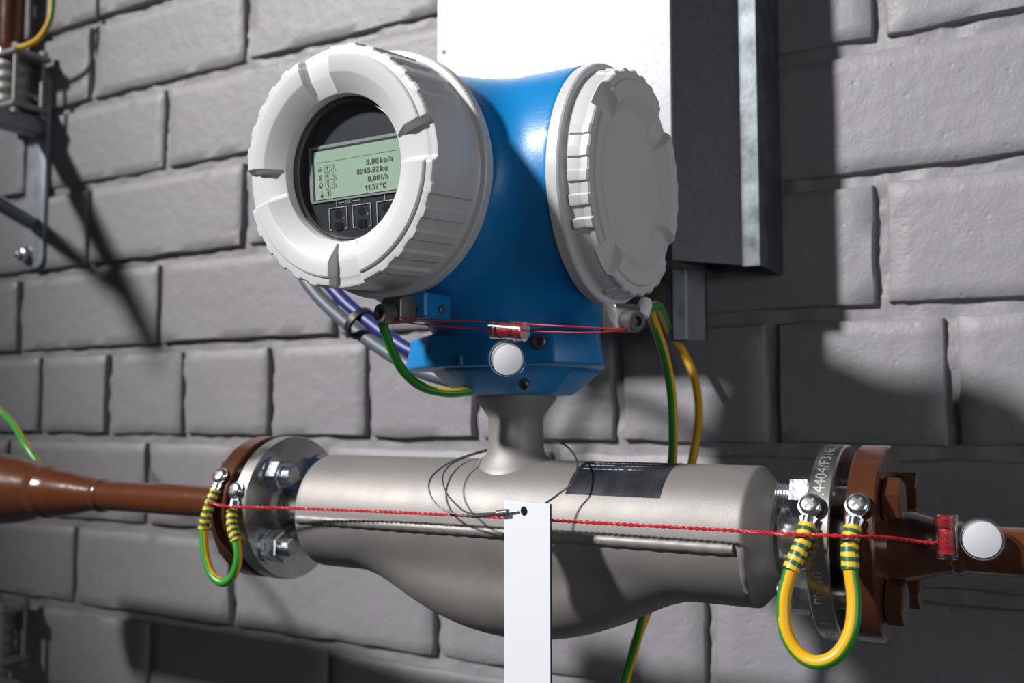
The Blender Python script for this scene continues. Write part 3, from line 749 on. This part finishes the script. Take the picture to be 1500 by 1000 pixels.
JL = [(-197.4,-43.4,22.0),(-197.5,-48,14.0),(-199.5,-52,2.2),(-201.0,-54.6,-11.2),(-195.7,-57,-27.8),(-188.2,-58,-38.6),(-178.4,-58,-42.4),(-170.7,-57,-37.3),(-167.9,-56,-25.9),(-171,-55,-16.5),(-176,-54,-7.6),(-178.8,-51.5,2.8),(-180.2,-46.2,13.8)]
jumper(JR, 3, 11, 3.1, 'thick yellow and green earthing jumper looped across the right flanges', (0, -0.91, 0.41), (0, -0.89, 0.46), (189, -60, -15), (-0.35, -0.95, 0))
jumper(JL, 3, 9, 2.75, 'small yellow and green earthing jumper looped across the left flanges', (-0.0, -0.89, 0.46), (0, -0.955, 0.29), (-184, -55, -12), (0.75, 0.66, 0), (1.0, 0.30))

# ------------------------------------------------------------------ sealing threads and seals
def twisted(pts, r=0.42, pitch=7.0, sep=0.5):
    P = spline(pts, 1.2); parts = []; L = 0
    for ph in (0, PI):
        Q = []; L = 0
        for j, p in enumerate(P):
            if j: L += (P[j]-P[j-1]).length
            t = (P[min(j+1, len(P)-1)]-P[max(j-1, 0)]).normalized(); up = Vector((0, 0, 1)); up = (up-t*up.dot(t)).normalized(); sd = t.cross(up)
            a = ph+2*PI*L/pitch; Q.append(p+up*(sep*math.cos(a))+sd*(sep*math.sin(a)))
        parts.append(tube(Q, r, 7))
    return join(*parts)
v, f = twisted([(-196,-56.4,6.6),(-173.2,-57.5,4.9),(-128.2,-50,5.4),(-63.1,-46,6.2),(19.6,-45,6.8),(84.2,-45,7.1),(148.7,-47,7.6),(177,-56.5,8.6),(190.7,-58,9.2),(203.9,-58,9.4),(213,-45,8.2),(221.6,-28,5.7),(234,-17,3.2)], 0.50, 7.0, 0.55)
tag(mk('sealing_thread', v, f, 'red'), 'twisted red sealing thread stretched along the sensor body between both flanges', 'thread', 'red sealing threads')
hA = [(-24,-101.5,113.0),(-18.4,-99,113.2),(5.4,-90,110.9),(33.2,-80,110),(54.5,-78,107.4),(73.5,-76,105.7),(92,-66.5,104.5),(100,-56,105.0)]
hB = [(-24,-101.5,113.0),(-19,-99,111.6),(-8.3,-95,109.7),(5.5,-90,108),(33.2,-80,105.8),(54.5,-78,104),(80,-74,102.5),(94,-66.5,103.0),(100,-56,105.0)]
v, f = join(tube(spline(hA, 2.5), 0.40, 8), tube(spline(hB, 2.5), 0.40, 8))
tag(mk('sealing_thread', v, f, 'red'), 'double red sealing thread strung across the front of the blue housing', 'thread', 'red sealing threads')
def seal(center, axis, disc_dir, face, lab):
    """clear barrel with red spool inside and a round white disc beside it"""
    c, a, dd, n_ = Vector(center), Vector(axis).normalized(), Vector(disc_dir).normalized(), Vector(face).normalized()
    th = thing('security_seal', center, lab, 'seal', 'clear security seals')
    mk('barrel', *lathe([(4.6, -9.9), (5.2, -9.4), (5.2, 9.4), (4.6, 9.9)], c, a, 32), 'clear', th)
    mk('barrel_rib', *join(lathe([(5.3, 5.0), (5.6, 5.4), (5.6, 6.4), (5.3, 6.8)], c, a, 32, close=False)), 'clear', th)
    mk('spool', *lathe([(1.2, -7.6), (3.9, -7.6), (3.9, -6.6), (2.8, -6.4), (3.4, -4), (3.2, 0), (3.5, 2.4), (2.8, 4), (3.9, 4.3), (3.9, 9.2), (1.2, 9.2)], c, a, 24), 'red_wind', th)
    dcn = c+dd*14.4
    mk('disc_rim', *lathe([(8.7, -2.6), (9.6, -2.4), (9.8, 0), (9.6, 2.0), (8.9, 2.2), (8.6, 1.2)], dcn, n_, 56, close=False), 'clear', th)
    mk('disc', *lathe([(8.1, -2.2), (8.1, 0.7), (7.8, 0.9), (0.02, 0.95)], dcn, n_, 56), 'white_disc', th)
    bv, bf = prism([(-5, 0), (5, 0), (4, 3.2), (-4, 3.2)], -1.6, 1.6, 0.3, lambda q: c+dd*(q.y+3.6)+a*q.x+n_*q.z, 1); mk('bridge', bv, bf, 'clear', th)
seal((43.8, -82, 104.6), (1, -0.05, -0.12), (-0.06, 0, -1), (0.30, -0.95, -0.06), 'clear security seal with white disc hanging on the blue housing')
seal((236.9, -20.5, 7.6), (0, 0, 1), (1, 0, -0.03), (0.10, -0.99, 0.02), 'clear security seal with white disc in front of the right brown pipe')

# ------------------------------------------------------------------ white tag on a steel wire
tg = thing('hanging_tag', (41, -58, 17), 'blank white plastic strip hanging in front of the sensor body', 'tag')
R2 = Matrix.Rotation(math.radians(2.0), 3, 'Y')
def tg_pt(c): return R2.inverted() @ Vector((0, 0, 0)) + Vector((41.3+c.x, -58-c.z, 17.4+c.y-0.045*c.x*(1 if c.y > -20 else 0)))
hole = [(2.0*math.cos(t)-1.6, -4.9+2.4*math.sin(t)) for t in np.linspace(0, 2*PI, 17)[:-1]]
v, f = prism([(-13.6, -150), (13.6, -150), (13.6, 0), (-13.6, 0)], 0, 1.5, 0.0, tg_pt)
mk('strip', v, f, 'white', tg, angle=0)
v, f = prism([(13.62, -150), (13.78, -150), (13.78, 0), (13.62, 0)], -0.05, 1.5, 0.0, tg_pt); mk('strip_edge', v, f, 'edge', tg, angle=0)
v, f = prism(hole, 1.5, 1.62, 0.0, tg_pt); mk('tag_hole', v, f, 'hole', tg, angle=0)
W1 = [(36.5,-60.4,12.4),(27,-60.2,11.0),(6.6,-54,7.5),(-13.9,-49,8.4),(-26.4,-46,13.3),(-33.1,-42,21.6),(-34,-34,28.9),(-30.5,-18,35.8),(-23.3,4,40.9),(-10,22,44.7),(12.9,14,47),(37,-8,45),(53.5,-26,37.3),(57.5,-38,27.8),(51.6,-44,20.5),(44.6,-52,14.4),(39.5,-57,12.3)]
W2 = [(-20.6,3,40.8),(-20,-20,38.2),(-23.9,-33,33.8),(-24.1,-41,27.6),(-19.5,-45,19.9),(-11.6,-48,13.9),(0.9,-52,9.0),(24.1,-60,10.9)]
wl = thing('wire_loop', (0, -10, 40), 'thin steel wire loop around the transmitter neck holding the white strip', 'wire')
mk('wire', *join(tube(spline(W1, 2), 0.55, 8), tube(spline(W2, 2), 0.45, 8)), 'wire', wl)
mk('ferrule', *cyl((24, -60.6, 10.6), (31, -60.8, 11.6), 1.9, 12, 0.4), 'dark_steel', wl)
v, f = bead([(4, -53.4, 7.6), (14, -57, 8.8), (24, -60.3, 10.6)], 1.0, 0.12); mk('wire_twist', v, f, 'wire', wl)

# ------------------------------------------------------------------ cables
tag(mk('signal_cable', *tube(spline([(-96,36,194),(-140,55,205),(-202,62,214),(-226,62,178),(-209.7,58,154.7),(-164.3,50,124.1),(-109.2,42,96.2),(-73.9,40,85.6),(-38,40,81)], 4), 5.2, 18), 'cable_grey'), 'grey sheathed cable curving down behind the display cover', 'cable')
tag(mk('signal_cable', *tube(spline([(-94,30,190),(-130,44,205),(-178,50,212),(-201,50,176),(-182.3,48,153.5),(-153.2,44,132.5),(-106.4,38,106.2),(-70,36,95.5),(-52,34,92)], 4), 4.8, 18), 'cable_blue'), 'dark blue cable running beside the grey cable under the display cover', 'cable')
cpos, cdir = Vector((-156, 46.5, 127.5)), Vector((0.78, -0.12, -0.6)).normalized()
v, f = lathe([(11.4, -2.9), (12.2, -2.6), (12.2, 2.6), (11.4, 2.9), (9.9, 2.9), (9.9, -2.9), (11.4, -2.9)], (0, 0, 0), cdir, 28, close=False)
_, uu, vv = frame(cdir)
v = [cpos+p*1.0 for p in v]
o = tag(mk('cable_tie', v, f, 'black'), 'black cable tie strapping the blue and grey cables together', 'cable tie')
gy('earth_wire', [(-26,-92,119),(-30,-90,112.2),(-31.6,-80,98.2),(-31.7,-68,85.7),(-27.3,-56,77.6),(-17.9,-44,74.7),(-10,-33,76)], 2.6, 'green and yellow wire drooping from the left clamp to the blue base', 'earth wires', (-0.4, -0.35, 0.8), thr=0.35)
gy('earth_wire', [(77,16,123),(70,36,127),(62.3,60,122.1),(59.6,85,102.5),(58.5,100,78.8),(56.4,108,52.2),(53.1,112,25.2),(42.6,115,-24.8),(28.9,115,-78.8),(16.6,115,-116.9),(2,115,-160)], 3.1, 'bright green earth wire hanging nearest the meter, left of the rail', 'earth wires', (0.86, 0.5, 0), thr=0.3)
gy('earth_wire', [(76,18,123),(66,60,129),(49,110,129),(26,180,124),(23.6,212,113),(34.2,210,89.2),(42.5,195,61),(49.5,160,27.5),(46.3,130,-25.6),(24.5,122,-85.3),(20.3,121,-98.8),(3,121,-160)], 3.1, 'yellow earth wire coming out below the galvanised rail', 'earth wires', (-0.1, -1, 0), thr=-0.05)
